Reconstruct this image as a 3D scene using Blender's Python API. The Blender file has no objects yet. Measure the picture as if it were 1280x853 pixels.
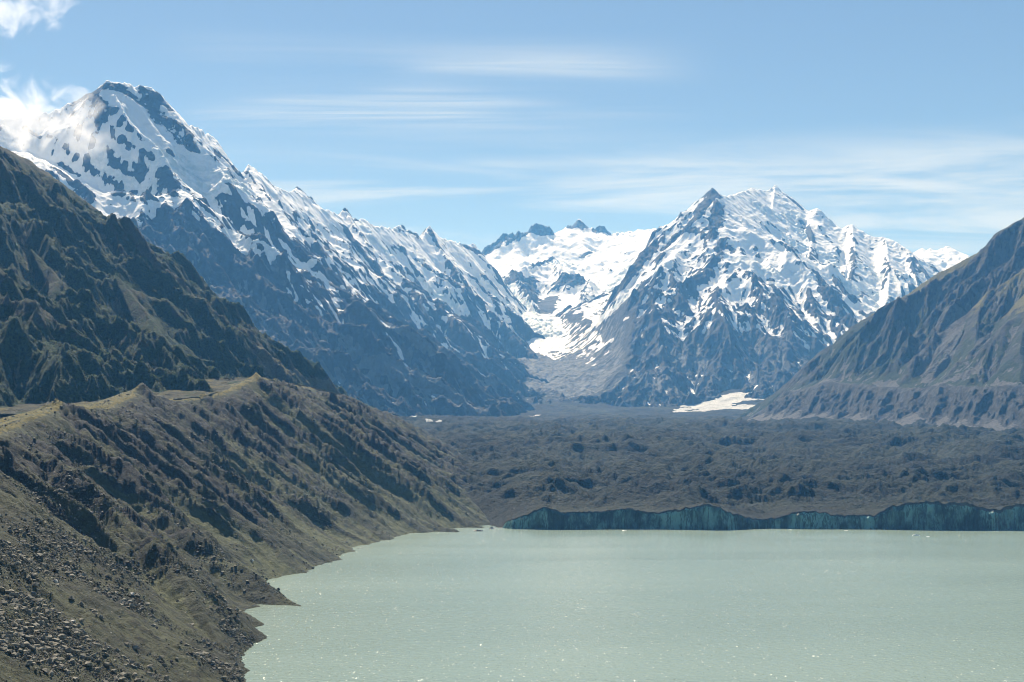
import bpy, math, random
import numpy as np

F = 1758.0          # focal length in photo pixels (1280 wide)
HZ = 560.0          # photo row of the horizon
CAM_H = 120.0       # camera height above the lake, metres
f32 = np.float32
R = math.radians
random.seed(4)
rng = np.random.default_rng(7)
sc = bpy.context.scene

def P(px, py, Y):
    """a point seen at photo pixel (px, py), at distance Y along the view"""
    return ((px-640)/F*Y, Y, CAM_H+(HZ-py)/F*Y)

# ------------------------------------------------------------------ noise
def _h(ix, iy, seed):
    h = (ix.astype(np.int64)*374761393 + iy.astype(np.int64)*668265263 + seed*1442695041) & 0xFFFFFFFF
    h = ((h ^ (h >> 13))*1274126177) & 0xFFFFFFFF
    h = ((h ^ (h >> 16))*2246822519) & 0xFFFFFFFF
    return h ^ (h >> 15)

_ANG = np.arange(256)/256*2*np.pi
_CX, _CY = np.cos(_ANG).astype(f32), np.sin(_ANG).astype(f32)

def perlin(x, y, seed=0):
    x0 = np.floor(x); y0 = np.floor(y)
    fx = (x-x0).astype(f32); fy = (y-y0).astype(f32)
    ix = x0.astype(np.int64); iy = y0.astype(np.int64)
    u = fx*fx*fx*(fx*(fx*6-15)+10); v = fy*fy*fy*(fy*(fy*6-15)+10)
    def g(dx, dy):
        k = _h(ix+dx, iy+dy, seed) & 255
        return _CX[k]*(fx-dx)+_CY[k]*(fy-dy)
    a = g(0, 0); b = g(1, 0); c = g(0, 1); d = g(1, 1)
    a = a+u*(b-a); c = c+u*(d-c)
    return (a+v*(c-a))*1.5

def fbm(x, y, wl, octs, seed=0, gain=.5):
    s = np.zeros(x.shape, f32); a = 1.0; t = 0
    for i in range(octs):
        s += a*perlin(x/wl+17.3*i, y/wl-9.1*i, seed+i); t += a; a *= gain; wl *= .5
    return s/t

def ridged(x, y, wl, octs, seed=0, gain=.5):
    s = np.zeros(x.shape, f32); a = 1.0; t = 0; prev = 1.0
    for i in range(octs):
        n = 1-np.abs(perlin(x/wl+7.7*i, y/wl+3.1*i, seed+i)); n = n*n
        s += a*n*prev; prev = np.clip(n*1.5, 0, 1); t += a; a *= gain; wl *= .5
    return s/t

def sstep(a, b, x):
    t = np.clip((x-a)/(b-a), 0, 1)
    return t*t*(3-2*t)

def gully(x, y, gx, gy, wl, amp, octs, seed=0, gain=.5, sharp=.6, branch=1.0, mask=1.0):
    """branching gullies that follow the fall line of slope (gx, gy)"""
    h = np.zeros(x.shape, f32)
    gx = gx.copy(); gy = gy.copy()
    for i in range(octs):
        m = np.sqrt(gx*gx+gy*gy)+1e-5
        k = np.minimum(m/.25, 1)/m
        dx = -gy*k; dy = gx*k
        qx = x/wl+31.7*i; qy = y/wl-13.9*i
        x0 = np.floor(qx); y0 = np.floor(qy)
        fx = (qx-x0).astype(f32); fy = (qy-y0).astype(f32)
        ix = x0.astype(np.int64); iy = y0.astype(np.int64)
        sw = np.zeros(x.shape, f32); C = sw.copy(); S = sw.copy()
        for ox in (-1, 0, 1, 2):
            for oy in (-1, 0, 1, 2):
                hh = _h(ix+ox, iy+oy, seed+i*7)
                jx = (hh & 1023).astype(f32)/1023-.5; jy = ((hh >> 10) & 1023).astype(f32)/1023-.5
                ph = ((hh >> 20) & 1023).astype(f32)/1023*.35
                px = fx-ox-jx*.7; py = fy-oy-jy*.7
                w = np.exp(-2.2*(px*px+py*py))
                a = (px*dx+py*dy+ph)*(2*np.pi)
                C += w*np.cos(a); S += w*np.sin(a); sw += w
        C /= sw; S /= sw
        r = np.sqrt(C*C+S*S)+1e-4
        c = C/r*np.minimum(r*1.8, 1)
        s = S/r*np.minimum(r*1.8, 1)
        v = (1-sharp)*c+sharp*(1-2*np.sqrt(np.clip((1-c)*.5, 0, 1)))
        am = amp*gain**i
        h += am*v*mask
        q = -am*2*np.pi/wl*s*branch*.5
        gx += q*dx; gy += q*dy
        wl *= .5
    return h

# ------------------------------------------------------------------ grids
class Grid:
    """a fan-shaped height grid: columns at fixed bearing, rows at log-spaced distance"""
    def __init__(self, px0, px1, y0, y1, nu, ny, log=True):
        self.u = np.linspace((px0-640)/F, (px1-640)/F, nu).astype(f32)
        self.Yr = (np.geomspace(y0, y1, ny) if log else np.linspace(y0, y1, ny)).astype(f32)
        self.U, self.Y = np.meshgrid(self.u, self.Yr)
        self.X = self.U*self.Y
        self.z = np.zeros_like(self.X); self.att = {}
        self.nu, self.ny = nu, ny; self.px0, self.px1 = px0, px1
    def grad(self, z):
        du = (self.u[1]-self.u[0])
        zu = np.gradient(z, axis=1)/du
        zy = np.gradient(z, axis=0)/np.gradient(self.Yr)[:, None]
        zx = zu/self.Y
        return zx.astype(f32), (zy-self.U*zx).astype(f32)
    def blur(self, a, m, it=2):
        """box blur over about m metres"""
        for _ in range(it):
            ry = max(1, int(round(m/float(np.median(np.gradient(self.Yr))))))
            ru = max(1, int(round(m/(float(self.u[1]-self.u[0])*float(np.median(self.Yr))))))
            for ax, r in ((0, ry), (1, ru)):
                r = min(r, a.shape[ax]//2-1)
                pad = [(0, 0), (0, 0)]; pad[ax] = (r+1, r)
                b = np.cumsum(np.pad(a.astype(np.float64), pad, mode='edge'), axis=ax)
                n = a.shape[ax]
                sl = lambda i: tuple(slice(i, i+n) if q == ax else slice(None) for q in (0, 1))
                a = ((b[sl(2*r+1)]-b[sl(0)])/(2*r+1)).astype(f32)
        return a
    def hit(self, px, py):
        """first ground point seen at photo pixel (px, py)"""
        c = int(np.clip(round((px-self.px0)/(self.px1-self.px0)*(self.nu-1)), 0, self.nu-1))
        rows = HZ-F*(self.z[:, c]-CAM_H)/self.Yr
        ok = rows <= py
        j = int(np.argmax(ok)) if ok.any() else int(np.argmin(rows))
        return self.X[j, c], self.Y[j, c], self.z[j, c]
    def stroke(self, pts, rad, soft=.6, rough=1.1):
        """coverage 0..1 of a band of half-width rad metres along a line of ground points"""
        p = [self.hit(*q) for q in pts]
        if len(p) == 1: p = p*2
        best = np.full(self.X.shape, 1e9, f32)
        for a, b in zip(p[:-1], p[1:]):
            d = np.array(b, f32)-np.array(a, f32); L = float((d*d).sum())+1e-6
            t = np.clip(((self.X-a[0])*d[0]+(self.Y-a[1])*d[1]+(self.z-a[2])*d[2])/L, 0, 1)
            best = np.minimum(best, (self.X-a[0]-t*d[0])**2+(self.Y-a[1]-t*d[1])**2+(self.z-a[2]-t*d[2])**2)
        r = np.sqrt(best)/rad
        m = r < 2.6
        if rough and m.any(): r[m] += rough*fbm(self.X[m], self.Y[m]+self.z[m]*.7, max(rad*1.6, 60), 4, 555)
        return 1-sstep(1-soft, 1+soft*.4, r)
    def build(self, name, mat, label=None, floor=-30, keep=None):
        z = np.maximum(self.z, floor)
        n = self.nu*self.ny
        co = np.stack([self.X, self.Y, z], -1).reshape(-1, 3).astype(f32)
        i = np.arange(n).reshape(self.ny, self.nu)
        q = np.stack([i[:-1, :-1], i[:-1, 1:], i[1:, 1:], i[1:, :-1]], -1).reshape(-1, 4)
        if keep is not None:
            k = keep; kk = (k[:-1, :-1] | k[:-1, 1:] | k[1:, 1:] | k[1:, :-1]).reshape(-1)
            q = q[kk]
        return mesh_from(name, co, q, mat, {k: v.reshape(-1) for k, v in self.att.items()}, label)

def mesh_from(name, co, quads, mat, att=None, label=None, kind='structure', smooth=True):
    me = bpy.data.meshes.new(name)
    me.vertices.add(len(co)); me.vertices.foreach_set('co', np.ascontiguousarray(co, f32).ravel())
    nq, k = quads.shape
    me.loops.add(nq*k); me.loops.foreach_set('vertex_index', np.ascontiguousarray(quads, np.int32).ravel())
    me.polygons.add(nq)
    me.polygons.foreach_set('loop_start', np.arange(0, nq*k, k, dtype=np.int32))
    me.polygons.foreach_set('loop_total', np.full(nq, k, np.int32))
    me.polygons.foreach_set('use_smooth', np.full(nq, smooth, bool))
    for a, v in (att or {}).items():
        at = me.attributes.new(a, 'FLOAT', 'POINT'); at.data.foreach_set('value', np.ascontiguousarray(v, f32))
    me.update(calc_edges=True)
    me.materials.append(mat)
    o = bpy.data.objects.new(name, me); sc.collection.objects.link(o)
    if kind: o['kind'] = kind
    if label: o['label'] = label
    return o

def valley(X, Y, pts, wd, slope):
    """surface of a glacier trough: flat floor of half-width wd along the line, rising sides"""
    D = np.full(X.shape, 1e9, f32); Z = np.zeros_like(X)
    for a, b in zip(pts[:-1], pts[1:]):
        dx, dy = b[0]-a[0], b[1]-a[1]; L = dx*dx+dy*dy+1e-6
        t = np.clip(((X-a[0])*dx+(Y-a[1])*dy)/L, 0, 1)
        d = np.sqrt((X-a[0]-t*dx)**2+(Y-a[1]-t*dy)**2); m = d < D
        D = np.where(m, d, D); Z = np.where(m, a[2]+t*(b[2]-a[2]), Z)
    return (Z+slope*np.maximum(D-wd, 0)+.06*D+500*(D/850)**3).astype(f32), D

def ridge_height(X, Y, lines):
    """height of a range from its ridge lines: each line = (points, slope[, concavity])"""
    H = np.full(X.shape, -1e5, f32); D = np.full(X.shape, 1e5, f32)
    for ln in lines:
        pts, slope = ln[0], ln[1]; conc = ln[2] if len(ln) > 2 else .00008
        for a, b in zip(pts[:-1], pts[1:]):
            dx, dy = b[0]-a[0], b[1]-a[1]; L = dx*dx+dy*dy+1e-6
            t = np.clip(((X-a[0])*dx+(Y-a[1])*dy)/L, 0, 1)
            d = np.sqrt((X-a[0]-t*dx)**2+(Y-a[1]-t*dy)**2)
            drop = slope*d*(1-np.minimum(conc*d, .35))
            h = a[2]+t*(b[2]-a[2])-drop
            m = h > H
            H = np.where(m, h, H); D = np.where(m, d, D)
    return H, D

# ------------------------------------------------------------------ node helpers
class NT:
    def __init__(self, tree): self.t = tree; self.l = tree.links
    def n(self, typ, **kw):
        nd = self.t.nodes.new(typ)
        for k, v in kw.items():
            if k.startswith('i_'):
                key = k[2:]; key = int(key) if key.isdigit() else key.replace('_', ' ')
                self.set(nd.inputs[key], v)
            else: setattr(nd, k, v)
        return nd
    def set(self, sock, v):
        if hasattr(v, 'is_linked') or isinstance(v, bpy.types.NodeSocket): self.l.new(v, sock)
        else: sock.default_value = v
    def math(self, op, a, b=None, c=None, clamp=False):
        nd = self.t.nodes.new('ShaderNodeMath'); nd.operation = op; nd.use_clamp = clamp
        for i, v in enumerate((a, b, c)):
            if v is not None: self.set(nd.inputs[i], v)
        return nd.outputs[0]
    def mix(self, fac, a, b):
        nd = self.t.nodes.new('ShaderNodeMix'); nd.data_type = 'RGBA'
        self.set(nd.inputs[0], fac)
        self.set(nd.inputs[6], a if not isinstance(a, tuple) else (*a, 1)); self.set(nd.inputs[7], b if not isinstance(b, tuple) else (*b, 1))
        return nd.outputs[2]
    def noise(self, scale, detail=4, rough=.55, vec=None, dist=0):
        nd = self.t.nodes.new('ShaderNodeTexNoise')
        nd.inputs['Scale'].default_value = scale; nd.inputs['Detail'].default_value = detail
        nd.inputs['Roughness'].default_value = rough; nd.inputs['Distortion'].default_value = dist
        if vec is not None: self.l.new(vec, nd.inputs['Vector'])
        return nd.outputs['Fac']
    def ramp(self, x, a, b, lo=0.0, hi=1.0):
        nd = self.t.nodes.new('ShaderNodeMapRange'); nd.interpolation_type = 'SMOOTHSTEP'
        self.set(nd.inputs[0], x); nd.inputs[1].default_value = a; nd.inputs[2].default_value = b
        nd.inputs[3].default_value = lo; nd.inputs[4].default_value = hi
        return nd.outputs[0]
    def attr(self, name):
        nd = self.t.nodes.new('ShaderNodeAttribute'); nd.attribute_name = name
        return nd.outputs['Fac']
    def pos(self, sx=1, sy=1, sz=1):
        g = self.t.nodes.new('ShaderNodeNewGeometry')
        m = self.t.nodes.new('ShaderNodeMapping'); m.inputs['Scale'].default_value = (sx, sy, sz)
        self.l.new(g.outputs['Position'], m.inputs['Vector'])
        return m.outputs['Vector']

def new_mat(name):
    m = bpy.data.materials.new(name); m.use_nodes = True
    t = NT(m.node_tree); m.node_tree.nodes.clear()
    out = t.n('ShaderNodeOutputMaterial'); bs = t.n('ShaderNodeBsdfPrincipled')
    t.l.new(bs.outputs[0], out.inputs['Surface'])
    bs.inputs['Specular IOR Level'].default_value = .25
    return m, t, bs

def bump(t, bs, h, strength, dist):
    b = t.n('ShaderNodeBump'); b.inputs['Strength'].default_value = strength; b.inputs['Distance'].default_value = dist
    t.l.new(h, b.inputs['Height']); t.l.new(b.outputs[0], bs.inputs['Normal'])

# ------------------------------------------------------------------ materials
def mat_alpine():
    """bare greywacke rock with scree and snow; attributes: snow, scree"""
    m, t, bs = new_mat('alpine_rock_and_snow')
    p = t.pos()
    n1 = t.noise(1/420, 6, .6, p); n2 = t.noise(1/60, 6, .62, p)
    n3 = t.noise(1/90, 5, .7, t.pos(1, 1, .35))
    rock = t.mix(t.ramp(n1, .38, .62), (.018, .020, .023), (.046, .049, .052))
    rock = t.mix(t.ramp(n3, .42, .68), rock, (.018, .019, .023))
    rock = t.mix(t.ramp(n2, .55, .75, 0, .6), rock, (.125, .13, .132))
    scree = t.mix(t.ramp(n2, .35, .7), (.085, .089, .092), (.165, .172, .175))
    ground = t.mix(t.ramp(t.math('ADD', t.attr('scree'), t.math('MULTIPLY', t.math('SUBTRACT', n2, .5), .9)), .4, .6), rock, scree)
    sn = t.math('ADD', t.attr('snow'), t.math('MULTIPLY', t.math('SUBTRACT', t.noise(1/40, 7, .7, p), .5), 1.05))
    sf = t.ramp(sn, .46, .54)
    dirt = t.ramp(t.noise(1/110, 6, .7, t.pos(1, 1, 2.5)), .50, .70, 0, .6)
    ice = t.attr('ice')
    snow = t.mix(dirt, (.86, .86, .85), (.62, .63, .61))
    snow = t.mix(t.math('MULTIPLY', ice, t.ramp(n2, .4, .62)), snow, (.50, .58, .58))
    col = t.mix(sf, ground, snow)
    t.l.new(col, bs.inputs['Base Color'])
    bs.inputs['Roughness'].default_value = .85
    h = t.math('MULTIPLY', t.noise(1/55, 7, .68, p), t.math('SUBTRACT', 1.0, t.math('MULTIPLY', sf, .8)))
    bump(t, bs, h, 1.0, 38)
    return m

def mat_moraine():
    """loose grey-olive till; attributes: grass, scree, dark"""
    m, t, bs = new_mat('moraine_till')
    p = t.pos()
    n1 = t.noise(1/60, 5, .6, p); n2 = t.noise(1/7, 6, .7, p); n3 = t.noise(1/1.6, 5, .72, p)
    base = t.mix(t.ramp(n1, .35, .65), (.031, .035, .019), (.067, .073, .036))
    base = t.mix(t.ramp(n2, .46, .66, 0, .7), base, (.026, .025, .019))
    fine = t.mix(t.ramp(n2, .35, .7), (.062, .069, .031), (.100, .108, .050))
    col = t.mix(t.ramp(t.math('ADD', t.attr('scree'), t.math('MULTIPLY', t.math('SUBTRACT', n2, .5), .8)), .35, .65), base, fine)
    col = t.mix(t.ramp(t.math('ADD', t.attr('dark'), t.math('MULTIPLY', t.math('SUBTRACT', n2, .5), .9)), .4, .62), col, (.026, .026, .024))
    g = t.ramp(t.math('ADD', t.attr('grass'), t.math('MULTIPLY', t.math('SUBTRACT', n2, .5), .9)), .45, .6)
    col = t.mix(g, col, t.mix(t.ramp(n3, .4, .6), (.17, .135, .035), (.10, .095, .028)))
    peb = t.ramp(n3, .62, .70, 0, .9)
    col = t.mix(t.math('MULTIPLY', peb, t.math('SUBTRACT', 1.0, t.math('MULTIPLY', g, .8))), col, (.30, .29, .26))
    col = t.mix(t.ramp(n3, .40, .30, 0, .6), col, (.035, .036, .033))
    t.l.new(col, bs.inputs['Base Color']); bs.inputs['Roughness'].default_value = .9
    h = t.math('ADD', t.math('MULTIPLY', n2, 1.0), t.math('MULTIPLY', n3, .35))
    bump(t, bs, h, 1.0, 5.0)
    return m

def mat_hill(name, scrub_a, scrub_b, grass, rock_a, rock_b, wl):
    """scrub-covered hillside; attributes: scrub, grass, scree"""
    m, t, bs = new_mat(name)
    p = t.pos()
    n1 = t.noise(1/(wl*7), 5, .6, p); n2 = t.noise(1/wl, 6, .68, p); n3 = t.noise(1/(wl*.25), 4, .7, p)
    mixn = t.math('MULTIPLY', t.math('SUBTRACT', n2, .5), 1.0)
    rock = t.mix(t.ramp(n2, .35, .68), rock_a, rock_b)
    rock = t.mix(t.ramp(n3, .58, .74, 0, .6), rock, tuple(min(1, c*1.8) for c in rock_b))
    scrub = t.mix(t.ramp(n3, .36, .62), scrub_a, scrub_b)
    gr = t.mix(t.ramp(n3, .35, .65), tuple(c*.75 for c in grass), grass)
    col = t.mix(t.ramp(t.math('ADD', t.attr('scrub'), mixn), .38, .6), rock, scrub)
    col = t.mix(t.ramp(t.math('ADD', t.attr('grass'), mixn), .42, .66), col, gr)
    sc_ = t.mix(t.ramp(n3, .35, .68), tuple(c*1.0 for c in rock_b), tuple(min(1, c*1.6) for c in rock_b))
    col = t.mix(t.ramp(t.math('ADD', t.attr('scree'), mixn), .42, .6), col, sc_)
    t.l.new(col, bs.inputs['Base Color']); bs.inputs['Roughness'].default_value = .95
    h = t.math('ADD', n2, t.math('MULTIPLY', n3, .4))
    bump(t, bs, h, 1.0, wl*.8)
    return m

def mat_glacier():
    """rubble-covered ice; attributes: ice, dark"""
    m, t, bs = new_mat('debris_covered_ice')
    p = t.pos()
    n1 = t.noise(1/260, 5, .6, p); n2 = t.noise(1/28, 6, .7, p); n3 = t.noise(1/7, 5, .75, p)
    col = t.mix(t.ramp(n1, .36, .64), (.010, .0140, .0105), (.036, .043, .027))
    col = t.mix(t.ramp(n2, .5, .7, 0, .75), col, (.012, .013, .013))
    col = t.mix(t.ramp(n3, .60, .74, 0, .8), col, (.15, .165, .13))
    col = t.mix(t.ramp(t.math('ADD', t.attr('dark'), t.math('MULTIPLY', t.math('SUBTRACT', n2, .5), .6)), .4, .6), col, (.009, .0115, .012))
    ic = t.ramp(t.math('ADD', t.attr('ice'), t.math('MULTIPLY', t.math('SUBTRACT', n2, .5), .5)), .45, .55)
    col = t.mix(ic, col, t.mix(t.ramp(n2, .35, .65), (.62, .63, .60), (.80, .80, .77)))
    t.l.new(col, bs.inputs['Base Color']); bs.inputs['Roughness'].default_value = .9
    bump(t, bs, t.math('ADD', n2, t.math('MULTIPLY', n3, .5)), 1.0, 24)
    return m

def mat_icecliff():
    m, t, bs = new_mat('glacier_ice')
    p = t.pos(1, 1, .45); q = t.pos()
    n1 = t.noise(1/42, 6, .66, p); n2 = t.noise(1/12, 6, .72, p)
    col = t.mix(t.ramp(n1, .40, .60), (.016, .042, .046), (.135, .275, .255))
    col = t.mix(t.ramp(n2, .5, .68, 0, .55), col, (.20, .34, .315))
    col = t.mix(t.ramp(n2, .48, .34, 0, .8), col, (.025, .05, .06))
    d = t.ramp(t.math('ADD', t.math('ADD', t.attr('debris'), t.math('MULTIPLY', t.math('SUBTRACT', t.noise(1/26, 5, .65, t.pos(1, 1, .22)), .46), 1.5)), t.math('MULTIPLY', t.math('SUBTRACT', n2, .5), .8)), .4, .6)
    col = t.mix(d, col, (.06, .062, .06))
    cr = t.noise(1/16, 5, .7, t.pos(1, 1, .12))
    col = t.mix(t.ramp(t.math('ABSOLUTE', t.math('SUBTRACT', cr, .5)), .05, .0, 0, .75), col, (.008, .018, .02))
    t.l.new(col, bs.inputs['Base Color']); bs.inputs['Roughness'].default_value = .45
    bump(t, bs, t.noise(1/8, 6, .65, q), .8, 3)
    return m

def mat_water():
    m, t, bs = new_mat('milky_lake_water')
    n0 = t.noise(1/420, 4, .55, t.pos(.6, 1.6, 1))
    col = t.mix(t.ramp(n0, .3, .7), (.188, .246, .200), (.208, .266, .216))
    t.l.new(col, bs.inputs['Base Color']); bs.inputs['Roughness'].default_value = .14
    t.l.new(t.ramp(t.noise(1/260, 4, .6, t.pos(.35, 1.5, 1), .8), .35, .65, .15, .19), bs.inputs['Roughness'])
    bs.inputs['IOR'].default_value = 1.333; bs.inputs['Specular IOR Level'].default_value = .5
    w = t.math('ADD', t.noise(1/5.0, 5, .62, t.pos(1, .8, 1)), t.math('MULTIPLY', t.noise(1/1.1, 4, .6, t.pos()), .25))
    vo = t.n('ShaderNodeTexVoronoi'); vo.inputs['Scale'].default_value = 1.0; t.l.new(t.pos(1/.55, 1/2.2, 1), vo.inputs['Vector'])
    sp = t.n('ShaderNodeSeparateColor'); t.l.new(vo.outputs['Color'], sp.inputs[0])
    on = t.math('GREATER_THAN', sp.outputs[2], .955)
    cn = t.n('ShaderNodeCombineXYZ'); cn.inputs[2].default_value = 1.0
    t.l.new(t.math('MULTIPLY', t.math('MULTIPLY', t.math('SUBTRACT', sp.outputs[0], .5), .9), on), cn.inputs[0])
    t.l.new(t.math('MULTIPLY', t.math('MULTIPLY', t.math('SUBTRACT', sp.outputs[1], .5), .9), on), cn.inputs[1])
    vn = t.n('ShaderNodeVectorMath'); vn.operation = 'NORMALIZE'; t.l.new(cn.outputs[0], vn.inputs[0])
    bump(t, bs, w, 1.0, .75)
    bnode = [n for n in t.t.nodes if n.bl_idname == 'ShaderNodeBump'][0]; t.l.new(vn.outputs[0], bnode.inputs['Normal'])
    return m

def mat_simple(name, a, b, scale, rough=.85, bd=.2):
    m, t, bs = new_mat(name)
    g = t.n('ShaderNodeTexCoord'); n = t.noise(scale, 5, .65, g.outputs['Object'])
    t.l.new(t.mix(t.ramp(n, .35, .65), a, b), bs.inputs['Base Color']); bs.inputs['Roughness'].default_value = rough
    bump(t, bs, n, .8, bd)
    return m

M_ALP = mat_alpine(); M_MOR = mat_moraine(); M_GLA = mat_glacier(); M_ICE = mat_icecliff(); M_WAT = mat_water()
M_HL = mat_hill('scrub_hillside', (.011, .025, .008), (.038, .062, .019), (.13, .112, .036), (.040, .041, .026), (.10, .096, .062), 18)
M_HR = mat_hill('dry_rock_hillside', (.014, .025, .011), (.040, .054, .024), (.15, .135, .048), (.030, .030, .031), (.095, .092, .088), 30)

#@@TERRAIN
# ------------------------------------------------------------------ glacier surface (plan function)
def glacier_z(Y):
    return np.interp(Y, [2000, 2100, 3000, 4500, 6500, 8000, 9000, 10000, 11000, 12500, 15000], [14, 21, 70, 150, 236, 290, 345, 430, 555, 740, 950]).astype(f32)

# ------------------------------------------------------------------ 1 snowy range on the left of the valley
def finish_alpine(g, lines, snowline, name, seed, wl=620, amp=95, label=None, floor_fn=None, strokes=(), rocks=(), screes=(), ices=(), fade=260, jag=14, carves=(), smooth_top=.55, bias=(0, 0)):
    X, Y = g.X, g.Y
    wx = fbm(X, Y, 900, 3, seed+1)*150; wy = fbm(X, Y, 900, 3, seed+2)*150
    H0, D0 = ridge_height(X, Y, lines)
    k = sstep(60, 700, D0)
    H, D = ridge_height(X+wx*k, Y+wy*k, lines)
    H = H0*(1-k)+H*k; D = D0
    calm = np.ones_like(H)
    for pts, wd, slp in carves:
        C, dc = valley(X+wx*.25, Y+wy*.25, pts, wd, slp)
        b = 60.0; hh = np.clip(.5+.5*(C-H)/b, 0, 1)
        H = np.where(dc < 2500, C*(1-hh)+H*hh-b*hh*(1-hh), H)
        calm = np.minimum(calm, 1-.85*(1-hh)*sstep(wd*2.2+60, wd*.8, dc))
    Hs = g.blur(H, 45, 1)
    H = H*(1-.5*sstep(20, 200, D))+Hs*.5*sstep(20, 200, D)
    gx, gy = g.grad(g.blur(H, 70, 2))
    fd = sstep(0, fade, D)*calm
    er = gully(X, Y, gx+bias[0], gy+bias[1], wl, amp, 5, seed+3, .5, .65)
    er = er*(1-smooth_top*sstep(snowline+200, snowline+700, H))
    H = H+er*(.12+.88*fd)
    H += (ridged(X, Y, 140, 5, seed+4, .55)-.45)*(30*fd+jag)+(1-sstep(0, 110, D))*(ridged(X, Y, 75, 3, seed+9)-.5)*jag*2.2
    H += (ridged(X, Y, 430, 4, seed+10, .55)-.42)*75*sstep(80, 450, D)*calm+fbm(X, Y, 45, 3, seed+5)*10
    if floor_fn is not None:
        fl = floor_fn(X, Y)
        t = sstep(-60, 60, H-fl); H = fl+(H-fl)*t
    g.z = H.astype(f32)
    gx, gy = g.grad(g.blur(g.z, 25, 1)); sl = np.sqrt(gx*gx+gy*gy)
    conc = g.blur(g.z, 70, 2)-g.z; con2 = g.blur(g.z, 26, 2)-g.z
    asp = (-gx*.8+gy*.35)/(sl+.05)*sstep(.25, .9, sl)      # + where the face falls to the right or away
    line = snowline+fbm(X, Y, 1400, 4, seed+6)*260
    s = (g.z-line)/1050+.5-(sl-.75)*.75+np.clip(conc/40, -.5, .5)*.7+np.clip(con2/10, -.5, .5)*.5+asp*.33
    s = np.clip(s+fbm(X, Y, 230, 6, seed+13, .62)*.6, -.4, .95)
    for pts, rad, st in strokes: s = s+(st-s)*g.stroke(pts, rad)
    for pts, rad, st in rocks: s = s+(st-s)*g.stroke(pts, rad)
    s = s+np.clip(con2/8, -.6, .6)*.38+fbm(X-Y*.35, (Y+X*.6)*.35, 75, 5, seed+14, .62)*.42-sstep(snowline-150, snowline-450, g.z)*.32
    sm = sstep(.4, .75, s)*(.25+.75*sstep(30, 120, D))
    zs = g.blur(g.z, 28, 2)+5
    crev = np.zeros_like(g.z)
    for pts, rad, st in ices: crev = np.maximum(crev, g.stroke(pts, rad)*st)
    cn = ridged(X*.75+Y*.3, Y*.9-X*.3, 85, 5, seed+8, .6)
    g.z = (g.z*(1-sm*.72)+zs*sm*.72+sm*(cn-.5)*(15+42*crev)).astype(f32)
    scr = sstep(.62, .45, sl)*sstep(snowline-100, snowline-700, g.z)*.5+np.clip(conc/28, -.2, .5)*sstep(snowline+200, snowline-300, g.z)+np.clip(con2/7, -.3, .45)+fbm(X, Y, 380, 4, seed+12)*.5-.02
    for pts, rad, st in screes: scr = scr+(st-scr)*g.stroke(pts, rad)
    g.att = {'snow': s.astype(f32), 'scree': scr.astype(f32), 'ice': crev.astype(f32)}
    g.build(name, M_ALP, label); return g

def pl(*a): return [P(*q) for q in a]

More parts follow.
